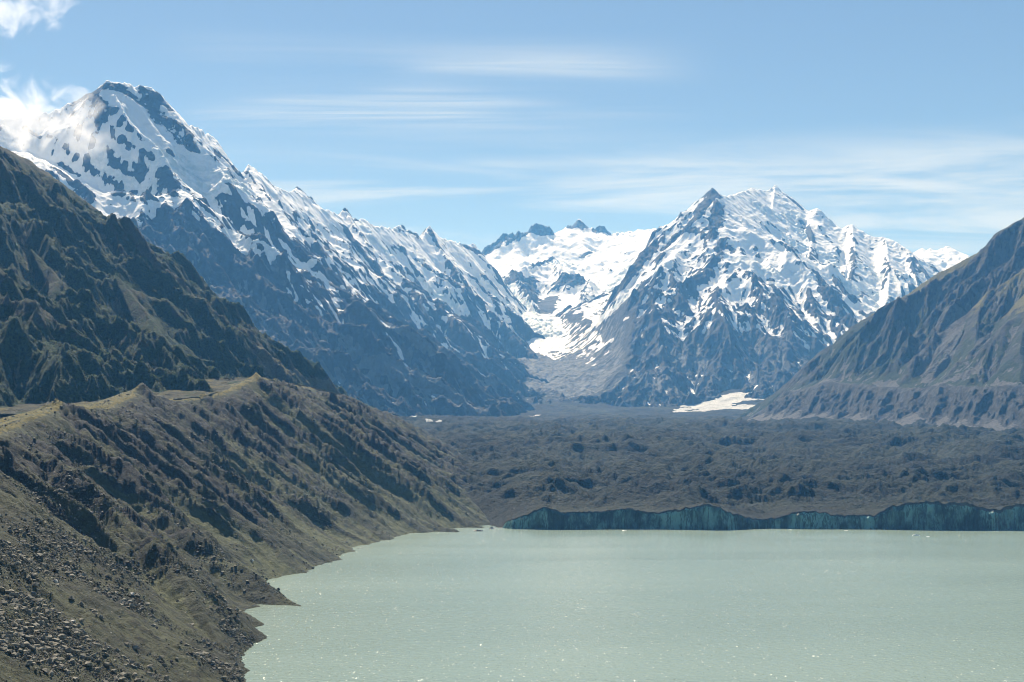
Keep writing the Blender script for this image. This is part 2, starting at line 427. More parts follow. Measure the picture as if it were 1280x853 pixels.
def build_left_range():
    g = Grid(-90, 745, 6900, 14900, 800, 1250)
    L = []
    L.append((pl((-200,215,8600),(-60,165,8600),(0,150,8700),(60,140,8750),(95,124,8800),(125,113,8800),(134,100,8800),(161,104,8850),(177,107,8900),(194,112,8950),
        (205,124,9000),(216,145,9050),(226,155,9150),(243,157,9250),(262,168,9400),(279,181,9600),(292,186,9700),(305,201,9900),(328,217,10200),
        (344,234,10500),(364,240,10900),(372,233,11150),(381,236,11250),(396,256,11400),(419,267,11800),(431,260,12000),(446,269,12200),(469,282,12500),(491,285,12800),
        (506,279,13000),(517,288,13100),(528,295,13200),(537,283,13400),(551,297,13600),(577,305,13900),(593,305,14100),(598,316,14250)), 1.25))
    L.append((pl((134,101,8800),(160,150,8550),(178,190,8350),(196,228,8200),(210,260,8080),(285,303,8130),(331,335,8230),(361,356,8300),(420,399,8430),(462,440,8530),(495,463,8620),(528,489,8700),(557,514,8780)), .95))
    L.append((pl((0,150,8700),(20,175,8450),(70,200,8200),(120,238,8060),(160,290,7950),(220,350,7900)), .95))
    L.append((pl((216,145,9050),(235,195,8900),(262,222,8800),(285,240,8750),(330,290,8780),(371,315,8850),(400,338,8920),(440,385,9050),(500,440,9230),(560,490,9420),(600,514,9550)), 1.0))
    L.append((pl((305,201,9900),(335,250,9750),(360,275,9680),(395,300,9660),(422,334,9700),(455,385,9760),(510,430,9850),(575,475,9980),(640,505,10100)), 1.0))
    L.append((pl((372,233,11150),(385,262,10900),(408,300,10680),(450,345,10480),(490,395,10380),(545,440,10340),(610,480,10340),(670,505,10380)), 1.0))
    L.append((pl((431,260,12000),(446,285,11750),(478,325,11480),(518,357,11330),(564,391,11200),(610,430,11080),(660,470,11020),(700,495,11020)), 1.0))
    L.append((pl((506,279,13000),(525,315,12750),(548,345,12550),(572,378,12350)), 1.0))
    L.append((pl((537,283,13400),(551,312,13150),(570,335,12950),(590,362,12750),(611,389,12560),(640,414,12400),(665,437,12250),(695,467,12050),(718,492,11900)), 1.04))
    CV = [(pl((222,240,8280),(262,275,8290),(305,302,8380),(350,325,8480),(395,346,8580),(450,395,8740),(500,440,8900),(560,495,9080)), 60, 1.5),
          (pl((296,222,9850),(335,265,9480),(370,297,9330),(410,330,9290),(450,375,9380),(510,425,9500),(570,475,9650)), 55, 1.5),
          (pl((396,258,11250),(425,292,10850),(445,322,10600),(470,352,10440),(520,402,10230),(580,452,10180)), 55, 1.5),
          (pl((448,275,12150),(476,310,11750),(523,351,11480),(579,393,11290),(640,442,11150)), 65, 1.5),
          (pl((512,288,13050),(530,315,12800),(556,348,12560),(590,385,12330),(640,430,12050)), 40, 1.5),
          (pl((-20,180,8420),(40,195,8360),(90,225,8260),(140,258,8190),(185,264,8190)), 120, 2.0)]
    return finish_alpine(g, L, 930, 'mountain_range', 100, carves=CV, bias=(-.45, .1), strokes=LEFT_SNOW, rocks=LEFT_ROCK, screes=LEFT_SCREE, ices=LEFT_ICE,
        floor_fn=lambda X, Y: glacier_z(Y)-25, label='long snowy mountain range with steep blue-grey spurs left of the glacier')

def build_back_range():
    g = Grid(520, 930, 11000, 19500, 460, 700)
    L = []
    L.append((pl((520,330,16400),(606,317,16700),(650,304,16900),(690,295,17100),(711,283,17250),(740,286,17300),(764,294,17300),(800,288,17200),(831,287,16900),(870,282,16500),(960,270,16300)), .50, .00002))
    for tooth in (((606,310,16750),(618,303,16780),(629,294,16800),(640,292,16800),(652,290,16800),(656,297,16800)), ((657,291,16950),(665,282,16950),(672,281,16950),(686,284,16950),(690,292,16950)), ((714,284,17250),(724,273,17250),(731,285,17250)), ((740,288,17300),(751,282,17300),(757,285,17300),(764,294,17300))):
        L.append((pl(*tooth), 1.15))
    L.append((pl((640,338,15000),(650,350,14700),(662,372,14200),(675,400,13600)), .95))
    L.append((pl((692,322,15700),(664,332,15250),(640,338,15000)), .9))
    L.append((pl((692,322,15700),(704,342,15000),(722,343,15000),(738,350,14900),(730,372,14300),(708,396,13700)), .95))
    def fl(X, Y):
        return np.interp(Y, [9000,10500,11500,12300,13000,14000,15000,16000,17500,20000], [345,470,640,900,1180,1480,1800,2160,2350,1900]).astype(f32)+fbm(X, Y, 500, 4, 5)*60
    return finish_alpine(g, L, 930, 'mountain_back', 300, wl=500, amp=40, strokes=BACK_SNOW, rocks=BACK_ROCK, ices=BACK_ICE, screes=BACK_SCREE,
        floor_fn=fl, fade=120, jag=24, label='distant snow saddle and icefall with dark rocky outcrops at the head of the valley')

def build_right_peak():
    g = Grid(590, 1345, 9600, 15600, 800, 1150)
    L = []
    L.append((pl((710,425,11900),(723,408,12000),(760,362,12300),(800,316,12600),(831,288,12750),(850,274,12800),(874,257,12900),(883,246,12950),(891,234,13000),(899,243,13050),(909,245,13150),(925,240,13600),(940,235,14000),(958,238,14200),(969,232,14300),(980,240,14250),(991,247,14200),(1010,265,14100),(1022,259,14000),(1034,270,13950),(1050,285,13900),(1065,280,13850),(1078,288,13800),(1092,297,13700),(1106,296,13650),(1120,302,13550),(1135,312,13400),(1150,330,13200),(1163,347,13000),(1200,380,12700),(1260,430,12300),(1340,480,11900)), 1.0))
    L.append((pl((891,234,13000),(899,255,12850),(905,274,12700),(895,295,12500),(887,309,12400),(883,329,12250),(860,352,12050),(838,372,11850),(808,405,11600),(780,434,11400),(762,465,11150),(750,492,10950)), .80))
    L.append((pl((905,274,12700),(925,268,12800),(939,274,12900),(950,285,12800)), .8))
    L.append((pl((969,232,14300),(965,262,13800),(950,300,13200),(935,340,12500),(925,372,12000),(905,420,11450),(885,455,11100),(860,492,10700)), .80))
    L.append((pl((883,329,12250),(870,380,11700),(850,420,11350),(830,455,11050),(805,490,10750)), .8))
    L.append((pl((1010,265,14100),(1015,300,13400),(1010,340,12700),(1005,370,12300),(990,410,11800),(965,450,11300),(930,490,10800)), .80))
    L.append((pl((1065,280,13850),(1070,320,13200),(1060,360,12500),(1040,395,12000),(1020,430,11600),(990,470,11200)), .85))
    L.append((pl((1106,296,13650),(1112,330,13100),(1110,370,12500),(1090,410,12000)), .78))
    L.append((pl((1135,312,13400),(1150,360,12800),(1150,400,12300)), .8))
    CV = [(pl((862,302,12400),(835,326,12300),(800,351,12200),(770,383,12050),(742,411,11900),(715,434,11650),(700,460,11250)), 80, 1.8),
          (pl((860,290,15500),(800,318,15000),(768,350,14300),(738,385,13600),(706,416,12500),(694,440,11800),(698,468,11100),(708,494,10500)), 260, 1.1),
          (pl((560,400,15500),(640,430,13000),(680,470,11400),(690,500,10300)), 600, .9)]
    return finish_alpine(g, L, 1230, 'mountain_peak', 500, jag=7, carves=CV, strokes=PEAK_SNOW, rocks=PEAK_ROCK, screes=PEAK_SCREE, ices=PEAK_ICE, wl=520, amp=70,
        floor_fn=lambda X, Y: glacier_z(Y)-10, label='broad snow-domed mountain with a sharp rocky pyramid peak at the valley head')

def build_far_peaks():
    g = Grid(1085, 1330, 15500, 19000, 260, 300)
    L = [(pl((1085,345,17500),(1125,325,17500),(1139,321,17500),(1143,315,17500),(1147,316,17500),(1152,310,17500),(1158,315,17500),(1162,311,17500),(1171,314,17500),(1178,310,17500),(1185,308,17500),(1193,315,17500),(1201,325,17500),(1225,350,17500),(1290,390,17400)), .62)]
    return finish_alpine(g, L, 900, 'mountain_far', 700, wl=500, amp=50, jag=8, label='small far white peaks seen just over the dark right hill')


LEFT_SNOW = [([(100,150),(130,175),(165,200)],45,.9),([(120,205),(150,225),(180,235)],45,.85),([(395,345),(430,360)],30,.9),([(255,225),(290,232)],30,.9),([(310,300),(350,318)],25,1),([(5,178),(30,170),(55,185)],75,1.1),([(45,195),(75,215),(95,222)],60,1.1),([(80,208),(110,236),(150,256),(185,262),(205,255)],50,1.1),
 ([(130,262),(160,275),(175,290)],75,1.1),([(60,160),(85,175),(110,190),(122,196)],45,1.1),([(150,165),(175,182),(195,195),(220,205),(245,218)],45,1),
 ([(178,158),(195,175),(215,188),(240,200),(268,208)],50,1.1),([(205,200),(240,215),(280,235),(305,240)],110,.95),([(235,165),(255,172),(275,184)],60,1.1),
 ([(307,208),(325,222),(340,235)],35,1.1),([(350,243),(375,249),(405,264),(430,282)],55,1.1),([(300,240),(335,262),(350,275),(365,290),(388,307)],50,1),
 ([(247,271),(275,288),(305,305),(330,321),(355,330),(390,328)],45,1.1),([(320,328),(350,352)],45,.9),([(345,335),(360,345)],40,.9),([(375,296),(385,305),(400,318),(415,327)],35,1),
 ([(412,268),(436,285)],38,1),([(418,318),(430,326),(445,335),(464,342)],26,1),([(442,272),(458,290),(476,309),(500,330),(523,350),(550,371),(579,391)],60,.95),
 ([(470,288),(500,301),(530,307),(545,322)],60,1.05),([(500,284),(517,300)],30,1.1),([(555,300),(575,325)],35,1.1),([(530,298),(550,318),(575,333),(592,342)],22,1.1),
 ([(572,345),(592,368),(608,382)],30,1),([(600,350),(630,378),(655,400)],50,1),([(135,110),(150,125),(160,138)],28,1.1),([(165,112),(180,125)],25,1),([(148,128),(165,142)],25,1),
 ([(605,474),(628,487),(652,500)],7,1.1),([(620,436),(645,455),(662,468),(685,480)],9,1),([(423,345),(422,365)],8,.9),([(376,358),(385,366)],10,1),
 ([(520,400),(535,408)],12,1),([(500,375),(512,385)],12,.9)]
LEFT_ROCK = [([(95,124),(125,111),(150,110)],40,.12),([(152,114),(172,127),(190,142)],30,.15),([(118,132),(132,152)],26,.15),([(196,118),(212,138)],30,.1),([(216,268),(250,296),(300,330)],95,.0),([(225,295),(300,360),(380,425)],300,-.15),([(215,270),(270,310),(330,345)],130,-.2),([(140,290),(200,330)],100,-.1),([(400,420),(470,470)],260,-.2),([(72,212),(95,230),(115,250)],38,0),([(72,205),(98,221)],20,0),
 ([(186,124),(203,148),(222,164),(240,180)],80,.28),([(150,172),(165,184)],25,.1),([(178,190),(190,200)],25,.1),([(105,118),(125,128),(140,142)],40,.2),
 ([(272,192),(285,203),(300,216)],34,.1),([(287,232),(300,246)],26,0),([(286,254),(297,275),(318,295)],50,0),([(332,282),(360,300),(375,316)],48,.05),
 ([(378,264),(392,287),(410,312)],30,0),([(395,312),(410,340),(440,375)],75,.0),([(430,282),(442,302),(470,332),(500,362),(540,397),(580,427)],52,0),
 ([(430,263),(446,272)],22,0),([(505,284),(525,297)],26,0),([(537,288),(550,308),(567,326)],30,0),([(490,308),(520,325),(545,343),(562,356)],18,.1),([(565,342),(590,372),(612,395)],30,0),
 ([(578,306),(605,312)],40,.1),([(372,235),(388,246)],26,0),([(30,160),(50,172)],22,.2)]
LEFT_ICE = [([(205,200),(240,215),(280,235),(310,240)],150,.8),([(247,271),(305,305),(355,330),(390,328)],60,.5),([(320,328),(350,352)],70,.8),([(444,275),(476,309),(523,350),(579,391)],90,.9),([(130,200),(160,230),(190,240)],120,.6),([(350,243),(430,285)],80,.5),([(600,350),(655,400)],70,.9)]
LEFT_SCREE = [([(480,450),(540,485),(590,512)],110,1),([(560,440),(620,480),(670,505)],80,.8),([(470,390),(540,440)],50,.7),([(600,400),(680,470)],60,.7)]
BACK_SNOW = [([(600,335),(630,360),(660,392),(680,420),(688,437)],120,1),([(790,330),(760,372),(735,402),(712,425)],110,1),([(680,410),(705,425),(725,410)],110,1),([(590,330),(640,320),(720,300),(800,300)],250,1.1),([(640,420),(660,440),(690,455)],50,.8)]
BACK_ROCK = [([(575,309),(590,309),(605,313)],45,.1),([(612,312),(630,298),(648,294)],130,.1),([(660,288),(672,287),(685,290)],110,.1),([(716,282),(724,278),(730,283)],80,0),([(742,289),(751,286),(760,292)],80,0),
 ([(642,348),(660,352),(672,380)],130,-.2),([(702,352),(725,352)],110,-.2),([(690,372),(680,392)],95,-.2),([(728,322),(735,315)],50,0),([(665,331),(690,323)],40,.1),([(700,440),(730,445)],90,0)]
BACK_ICE = [([(590,335),(630,362),(660,392),(680,420)],180,1),([(790,330),(760,372),(735,402)],150,.8),([(690,330),(720,330)],100,.6)]
BACK_SCREE = [([(700,450),(710,490)],400,.9)]
PEAK_SNOW = [([(664,425),(682,442),(692,452)],60,.8),([(700,430),(706,440)],50,.8),([(722,452),(738,462)],40,.75),([(915,285),(940,298),(980,318)],190,1.1),([(905,310),(950,338),(1010,350)],190,1.1),([(895,348),(920,362),(935,357)],90,1.1),([(892,343),(915,375)],60,1.1),([(1020,335),(1060,350),(1110,352)],170,1.05),
 ([(1060,362),(1100,370),(1085,388)],110,1),([(930,247),(980,262),(1000,280)],160,1.15),([(1030,285),(1050,300),(1080,312),(1120,327)],140,1.1),([(855,300),(830,328),(800,350),(770,385),(740,410)],85,1.05),([(838,312),(870,302)],55,1),
 ([(906,258),(925,270)],50,.9),([(955,368),(985,382),(1012,402)],32,1.1),([(968,388)],38,1.1),([(1010,398),(1020,402)],34,1.1),([(1055,372),(1068,392)],45,1.1),([(862,381)],30,1.1),([(878,385),(890,385)],18,1.1),([(898,390),(906,396)],18,1.1),
 ([(851,425)],16,1.1),([(935,375),(938,385)],22,1.1),([(985,395)],20,1.1),([(738,434),(765,427)],30,1),([(1040,418)],14,1.1),([(953,408)],16,1),([(880,262),(870,275)],14,1),([(893,258),(880,270),(862,285)],13,1),([(905,285),(890,310),(870,330),(845,360)],14,1),([(800,425),(835,425)],8,.8),([(735,445),(740,458)],45,.7),([(780,400),(800,390)],20,1)]
PEAK_ROCK = [([(660,450),(690,470),(700,490)],330,-.4),([(891,238),(880,258),(864,276)],85,.1),([(884,252),(858,282)],60,.15),([(870,287),(850,292),(830,312)],48,.1),([(898,256),(896,272),(888,292)],80,.05),([(818,308),(790,340),(765,370),(735,402)],62,-.1),([(903,303),(893,325),(880,345),(860,366),(835,386)],60,0),
 ([(909,306),(916,316)],34,0),([(945,312)],30,0),([(929,318)],32,0),([(963,350)],36,0),([(1005,280),(1016,302)],48,.1),([(884,346),(892,340)],42,0),([(925,385),(960,392),(1000,405)],70,.1),([(1040,378),(1025,350)],50,0),
 ([(1052,375),(1045,350)],26,.1),([(985,247),(1003,262)],26,.2),([(790,440),(850,440),(950,440)],330,-.3),([(770,430),(840,395)],110,-.1),([(1106,350),(1103,360)],30,.1),([(1140,325),(1150,340)],50,.1),([(1068,298),(1072,305)],26,.1),([(1090,312)],24,.2)]
PEAK_ICE = [([(950,262),(990,275),(1010,300)],140,.8),([(990,300),(1060,330),(1120,345)],130,.7),([(1060,360),(1100,370)],130,.9),([(830,328),(770,385),(740,410)],100,.8),([(930,330),(1010,345)],120,.4)]
PEAK_SCREE = [([(676,440),(698,468),(715,490)],330,1),([(720,455),(730,480)],260,.9),([(830,440),(850,455),(880,450)],90,1),([(780,480),(850,490),(920,485)],140,.9)]
#@@STROKES
DBG = [build_left_range(), build_back_range(), build_right_peak(), build_far_peaks()]

CREST = [(-330, 250, 150), (-360, 700, 150)]+pl((-15,528,1150),(20,520,1250),(70,496,1450),(110,500,1560),(140,497,1680),(178,479,1850),(200,492,1940),(255,491,2030),(290,478,2140),(320,465,2250),(345,471,2450),(390,480,2750),(430,491,3000),(490,521,3600),(545,548,4200),(600,575,4700))
def moraine_profile(X, Y):
    # slope below the crest on the lake side, gentle on the far side
    d = np.full(X.shape, 1e9, f32); sg = np.ones_like(X); cz = np.zeros_like(X); al = np.zeros_like(X); a0 = 0.0
    for a, b in zip(CREST[:-1], CREST[1:]):
        dx, dy = b[0]-a[0], b[1]-a[1]; Ln = math.hypot(dx, dy)
        t = np.clip(((X-a[0])*dx+(Y-a[1])*dy)/Ln**2, 0, 1)
        dd = np.hypot(X-a[0]-t*dx, Y-a[1]-t*dy); m = dd < d
        side = ((X-a[0])*dy-(Y-a[1])*dx)/Ln
        d = np.where(m, dd, d); sg = np.where(m, np.where(side >= 0, 1, -1), sg); cz = np.where(m, a[2]+t*(b[2]-a[2]), cz); al = np.where(m, a0+t*Ln, al); a0 += Ln
    return d, sg, cz, al

# ------------------------------------------------------------------ hill on the right
def build_right_hill():
    g = Grid(880, 1400, 3600, 8600, 560, 800)
    X, Y = g.X, g.Y
    L = [(pl((925,522,7700),(932,512,7600),(967,481,7500),(1022,438,7300),(1077,399,7200),(1120,376,7100),(1163,346,7000),(1195,330,6950),(1229,311,6900),(1255,295,6850),(1280,278,6800),(1340,235,6700),(1420,190,6600)), .78, 0),
         (pl((1077,399,7200),(1095,430,6800),(1125,462,6400),(1150,482,6100)), .78, 0),
         (pl((1163,346,7000),(1150,385,6700),(1160,430,6250),(1175,472,5900)), .78, 0),
         (pl((1255,295,6850),(1250,340,6450),(1225,380,6150),(1215,430,5800),(1190,478,5500)), .78, 0),
         (pl((1340,235,6700),(1330,300,6200),(1290,380,5700),(1270,440,5400),(1250,470,5200)), .78, 0),
         (pl((1022,438,7300),(1030,460,7000),(1050,475,6700)), .78, 0)]
    H0, D = ridge_height(X, Y, L)
    wx = fbm(X, Y, 500, 3, 41)*110; wy = fbm(X, Y, 500, 3, 42)*110
    k = sstep(40, 400, D)
    H1, _ = ridge_height(X+wx*k, Y+wy*k, L); H = H0*(1-k)+H1*k
    T = pl((915,535,7550),(985,492,7000),(1034,476,6600),(1092,482,6200),(1143,485,5850),(1182,482,5600),(1230,483,5350),(1300,478,5100),(1420,470,4800))
    d = np.full(X.shape, 1e9, f32); sg = np.zeros_like(X); tz = np.zeros_like(X)
    for a, b in zip(T[:-1], T[1:]):
        dx, dy = b[0]-a[0], b[1]-a[1]; Ln = math.hypot(dx, dy)
        t = np.clip(((X-a[0])*dx+(Y-a[1])*dy)/Ln**2, 0, 1)
        dd = np.hypot(X-a[0]-t*dx, Y-a[1]-t*dy); m = dd < d
        side = ((X-a[0])*dy-(Y-a[1])*dx)/Ln
        d = np.where(m, dd, d); sg = np.where(m, np.sign(side), sg); tz = np.where(m, a[2]+t*(b[2]-a[2]), tz)
    out = d*sg        # + = towards the glacier
    sign = 1.0 if np.mean(out[:40]) > 0 else -1.0
    out = out*sign
    wn = fbm(X, Y, 300, 4, 46)
    gl = glacier_z(Y)
    wall = tz-np.maximum(out, 0)*.78
    scr = gl-25+(tz-gl)*.62-np.maximum(out-60, 0)*.42+wn*18
    H = np.minimum(H, np.where(out < 0, tz-10+.95*np.maximum(-out-15, 0)+wn*45, H))
    gx, gy = g.grad(g.blur(H, 60, 2))
    nz = gully(X, Y, gx, gy, 520, 70, 6, 43, .55, .7)*(.05+.95*sstep(0, 420, D))*np.where(out < 0, sstep(0, 220, -out), 1)+(ridged(X, Y, 260, 5, 45, .55)-.42)*55*sstep(40, 300, D)*np.where(out < 0, sstep(0, 160, -out), 1)
    H = H+np.minimum(nz, 5+D*.1)
    H += fbm(X, Y, 60, 4, 44)*10
    # lateral moraine terrace and its wall above the glacier
    # ribs and chutes on the wall
    rib = gully(X, Y, np.zeros_like(X)-.5, np.zeros_like(X)-.85, 120, 17, 5, 47, .55, .6)
    band = sstep(-10, 50, out)*sstep(330, 180, out)
    low = np.maximum(wall+rib*band, scr+fbm(X, Y, 40, 3, 48)*4)
    low = np.where(out < 0, tz-np.minimum(-out*.12, 30)*0-4+wn*4, low)
    back = sstep(0, -25, out)
    H = np.where(out < 0, np.maximum(H, low), np.maximum(np.minimum(H, low+6*wn), low))
    H = np.where(out > 0, low, H)
    g.z = H.astype(f32)
    gx, gy = g.grad(g.blur(g.z, 20, 1)); sl = np.hypot(gx, gy)
    conc = g.blur(g.z, 45, 2)-g.z
    up = sstep(380, 900, g.z)
    con2 = g.blur(g.z, 14, 2)-g.z
    scree = (np.clip(conc/16, -.2, .6)*.8+np.clip(con2/5, -.3, .6)*.8+fbm(X, Y, 260, 4, 52)*.5)*sstep(.4, .8, sl)*(out < 0)+(out > 0)*sstep(15, -25, wall+rib*band-scr)*.75+sstep(0, 12, -out)*sstep(45, 20, -out)*.5
    for pts, rad, st in (([(1190,380),(1185,430),(1172,470)], 90, 1), ([(1150,430),(1165,470)], 60, .9), ([(1280,432),(1180,478)], 40, .8)):
        scree = np.maximum(scree, g.stroke(pts, rad)*st*(.55+.9*np.clip(conc/25+.3, 0, 1)))
    scrub = (.75-np.clip(-conc/30, 0, .3)+fbm(X, Y, 350, 3, 50)*.5)*(out < 0)*sstep(1000, 650, g.z)
    grass = sstep(420, 800, g.z)*(.62+fbm(X, Y, 400, 5, 51)*1.1)*sstep(520, 60, D)+sstep(600, 950, g.z)*(.22+fbm(X, Y, 200, 4, 53)*.5)
    g.att = {'scree': scree.astype(f32), 'scrub': scrub.astype(f32), 'grass': grass.astype(f32)}
    g.build('hill_slope', M_HR, 'dark rocky hillside with grey scree chutes on the right of the glacier')
    return g
G_RH = build_right_hill()

# ------------------------------------------------------------------ hill on the left, and the gravel flat at its foot
def build_left_hill():
    g = Grid(-110, 640, 1750, 6200, 780, 860)
    X, Y = g.X, g.Y
    L = [(pl((-250,40,3000),(-100,120,3100),(0,180,3250),(30,195,3300),(60,215,3350),(105,250,3450),(150,285,3550),(185,315,3650),(220,345,3750),(262,378,3900),(300,410,4050),(322,432,4150),(340,449,4250),(400,478,4550),(450,501,4850),(490,521,5150),(540,545,5500)), .80, 0),
         (pl((60,215,3350),(70,260,3150),(100,310,2980),(150,350,2880),(190,400,2750),(228,450,2620),(245,475,2560)), .74, 0),
         (pl((150,285,3550),(175,330,3380),(225,385,3220),(262,425,3080),(300,455,2960),(345,480,2860)), .74, 0),
         (pl((220,345,3750),(250,390,3560),(300,432,3400),(340,462,3260),(380,490,3120)), .74, 0),
         (pl((0,180,3250),(5,240,3000),(30,300,2800),(75,350,2700),(110,400,2580),(150,455,2450)), .74, 0),
         (pl((-250,200,2450),(-120,290,2350),(-50,345,2280),(0,376,2240),(50,412,2200),(95,445,2170),(135,474,2140)), .50, 0)]
    H0, D = ridge_height(X, Y, L)
    wx = fbm(X, Y, 260, 3, 61)*70; wy = fbm(X, Y, 260, 3, 62)*70
    k = sstep(25, 220, D)
    H1, _ = ridge_height(X+wx*k, Y+wy*k, L); H = H0*(1-k)+H1*k
    gx, gy = g.grad(g.blur(H, 30, 2))
    H = H+gully(X, Y, gx, gy, 230, 30, 6, 63, .54, .6)*(.08+.92*sstep(0, 150, D))+(ridged(X, Y, 120, 5, 69, .55)-.42)*26*sstep(20, 150, D)
    H += fbm(X, Y, 36, 4, 64)*7
    floor = (192+.118*(Y-2000)+fbm(X, Y, 200, 3, 65)*6+fbm(X, Y, 30, 4, 70)*4).astype(f32)
    md, msg, mcz, _ = moraine_profile(X, Y)
    floor = np.where(msg > 0, -40, np.minimum(floor, mcz-6+.05*md)*sstep(3600, 3000, Y)+(glacier_z(Y)-20)*sstep(3000, 3600, Y)).astype(f32)
    H = np.where(msg > 0, np.minimum(H, mcz-.75*md-12), H)
    t = sstep(-8, 16, H-floor)
    g.z = (floor*(1-t)+np.maximum(H, floor)*t).astype(f32)
    gx, gy = g.grad(g.blur(g.z, 10, 1)); sl = np.hypot(gx, gy)
    conc = g.blur(g.z, 30, 2)-g.z
    scrub = 1.05-sstep(560, 950, g.z)*.6+fbm(X, Y, 260, 4, 66)*.7+np.clip(conc/12, -.4, .3)
    grass = sstep(520, 820, g.z)*(.38+fbm(X, Y, 300, 4, 67)*.9)+np.clip(-conc/16, 0, .4)*.35
    scree = np.clip(conc/9-.2, 0, 1)*.6*sstep(.4, .8, sl)
    flat = 1-t
    scrub = scrub*(1-flat)+flat*(.22+fbm(X, Y, 60, 4, 72)*.9); grass = grass*(1-flat)+flat*(.40+fbm(X, Y, 90, 4, 68)*.9); scree = scree*(1-flat)+flat*(.08+fbm(X, Y, 150, 4, 71)*.8)
    for pts, rad, st in (([(345,455),(400,485),(470,525)], 60, .85),):
        scree = np.maximum(scree, g.stroke(pts, rad)*st); scrub = scrub*(1-g.stroke(pts, rad))
    g.att = {'scree': scree.astype(f32), 'scrub': scrub.astype(f32), 'grass': grass.astype(f32)}
    g.build('hill', M_HL, 'dark green scrub-covered hillside with gullies behind the left moraine')
    return g
G_LH = build_left_hill()

# ------------------------------------------------------------------ moraine wall above the lake, left foreground
SHORE = [(380,950),(345,880),(328,853),(294,833),(317,799),(315,790),(341,773),(377,758),(358,737),(374,729),(420,711),(408,719),(426,701),(423,688),(462,676),(511,670),(577,666),(606,664.5)]
def build_moraine():
    g = Grid(-70, 690, 330, 4600, 960, 1250)
    X, Y = g.X, g.Y
    d, sg, cz, al = moraine_profile(X+fbm(X, Y, 90, 3, 83)*14, Y)
    slope = np.interp(Y, [300, 800, 1100, 1600, 2100, 2500, 3000, 4500], [.63, .665, .65, .62, .66, .66, .62, .55]).astype(f32)
    lake_side = cz-slope*d*(1.04-.1*np.minimum(d/300, 1))
    H = np.where(sg > 0, lake_side, cz-.28*np.minimum(d, 120))
    spurs = [([P(-5,535,1180), P(60,586,1085), P(140,640,985), P(190,682,930), P(230,718,880), P(294,834,770)], .85),
             (pl((70,496,1450),(110,540,1380),(150,590,1290),(190,630,1235),(230,664,1180),(310,715,1115),(377,758,1065)), .75),
             (pl((178,479,1850),(196,510,1810),(225,560,1740),(270,610,1690),(330,655,1655),(425,690,1625)), .75),
             (pl((255,491,2030),(290,540,1950),(340,600,1880),(400,650,1830),(462,677,1805)), .75),
             (pl((320,465,2250),(350,500,2200),(395,555,2140),(440,600,2090),(500,645,2050),(570,666,2005)), .75),
             (pl((345,471,2450),(400,515,2380),(450,560,2310),(510,610,2230),(560,640,2180),(606,663,2100)), .72),
             (pl((120,515,1560),(160,565,1500),(220,620,1440),(290,672,1390),(350,712,1330)), .75)]
    S, D = ridge_height(X, Y, [(p, s, 0) for p, s in spurs])
    S = S+fbm(X, Y, 60, 3, 81)*5
    H = np.maximum(H-8, np.minimum(S, H+24))
    H = np.where(sg < 0, np.minimum(H, cz), H)
    gx, gy = g.grad(g.blur(H, 14, 2))
    near = sstep(700, 1000, Y)
    fade = sstep(3, 40, d)*sstep(-25, 15, H)
    # long straight chutes and rock ribs down the fall line, dying out in scree fans near the water
    aw = X*.35+Y*.95+fbm(X, Y, 70, 3, 78)*9+fbm(X, Y, 18, 3, 77)*1.8
    rb = ridged(aw, d*.12, 100, 2, 82, .5)*.62+ridged(aw+37, d*.10, 40, 5, 79, .62)*.38
    lowf = sstep(-2, 55, H)
    rug = gully(X, Y, gx, gy, 55, 3.0, 4, 80, .52, .5)
    H = H+((rb-.45)*(54-18*sstep(1350, 950, Y))*sstep(2, 60, d)*(.22+.78*lowf)+rug*lowf)*sstep(3, 20, d)*(sg > 0)*(.18+.82*near)
    rocky = sstep(-.12, .3, (rb-.45)+fbm(X, Y, 130, 4, 76)*.6-.16*sstep(80, 280, d)+.14)*(sg > 0)
    cr = rocky*sstep(2, 14, d)*(.25+.75*near)*lowf
    H += (ridged(aw, d*.24, 22, 5, 89, .62)-.42)*9*cr
    H += (ridged(X, Y, 9, 3, 75, .6)-.45)*(1.2*(1-near)+1.0*cr)
    H += fbm(X, Y, 20, 4, 84)*2.2*sstep(0, 8, d+4)+(ridged(X, Y, 14, 3, 85)-.5)*1.6
    g.z = H.astype(f32)
    gx, gy = g.grad(g.blur(g.z, 4, 1)); sl = np.hypot(gx, gy)
    conc = g.blur(g.z, 14, 2)-g.z
    scree = (.85-rocky*.9)*near+np.clip(conc/6, -.3, .4)+fbm(X, Y, 120, 3, 86)*.25
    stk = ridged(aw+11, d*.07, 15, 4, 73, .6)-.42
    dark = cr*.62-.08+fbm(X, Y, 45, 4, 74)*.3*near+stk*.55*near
    grass = sstep(14, 0, d)*.75*(sg > 0)+(sg < 0)*.6+fbm(X, Y, 60, 4, 87)*.3-.05+sstep(900, 500, Y)*fbm(X, Y, 40, 4, 88)*.55
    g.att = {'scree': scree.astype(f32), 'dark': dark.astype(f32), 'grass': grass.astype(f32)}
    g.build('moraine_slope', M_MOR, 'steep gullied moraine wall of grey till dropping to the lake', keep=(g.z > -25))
    return g
G_MOR = build_moraine()

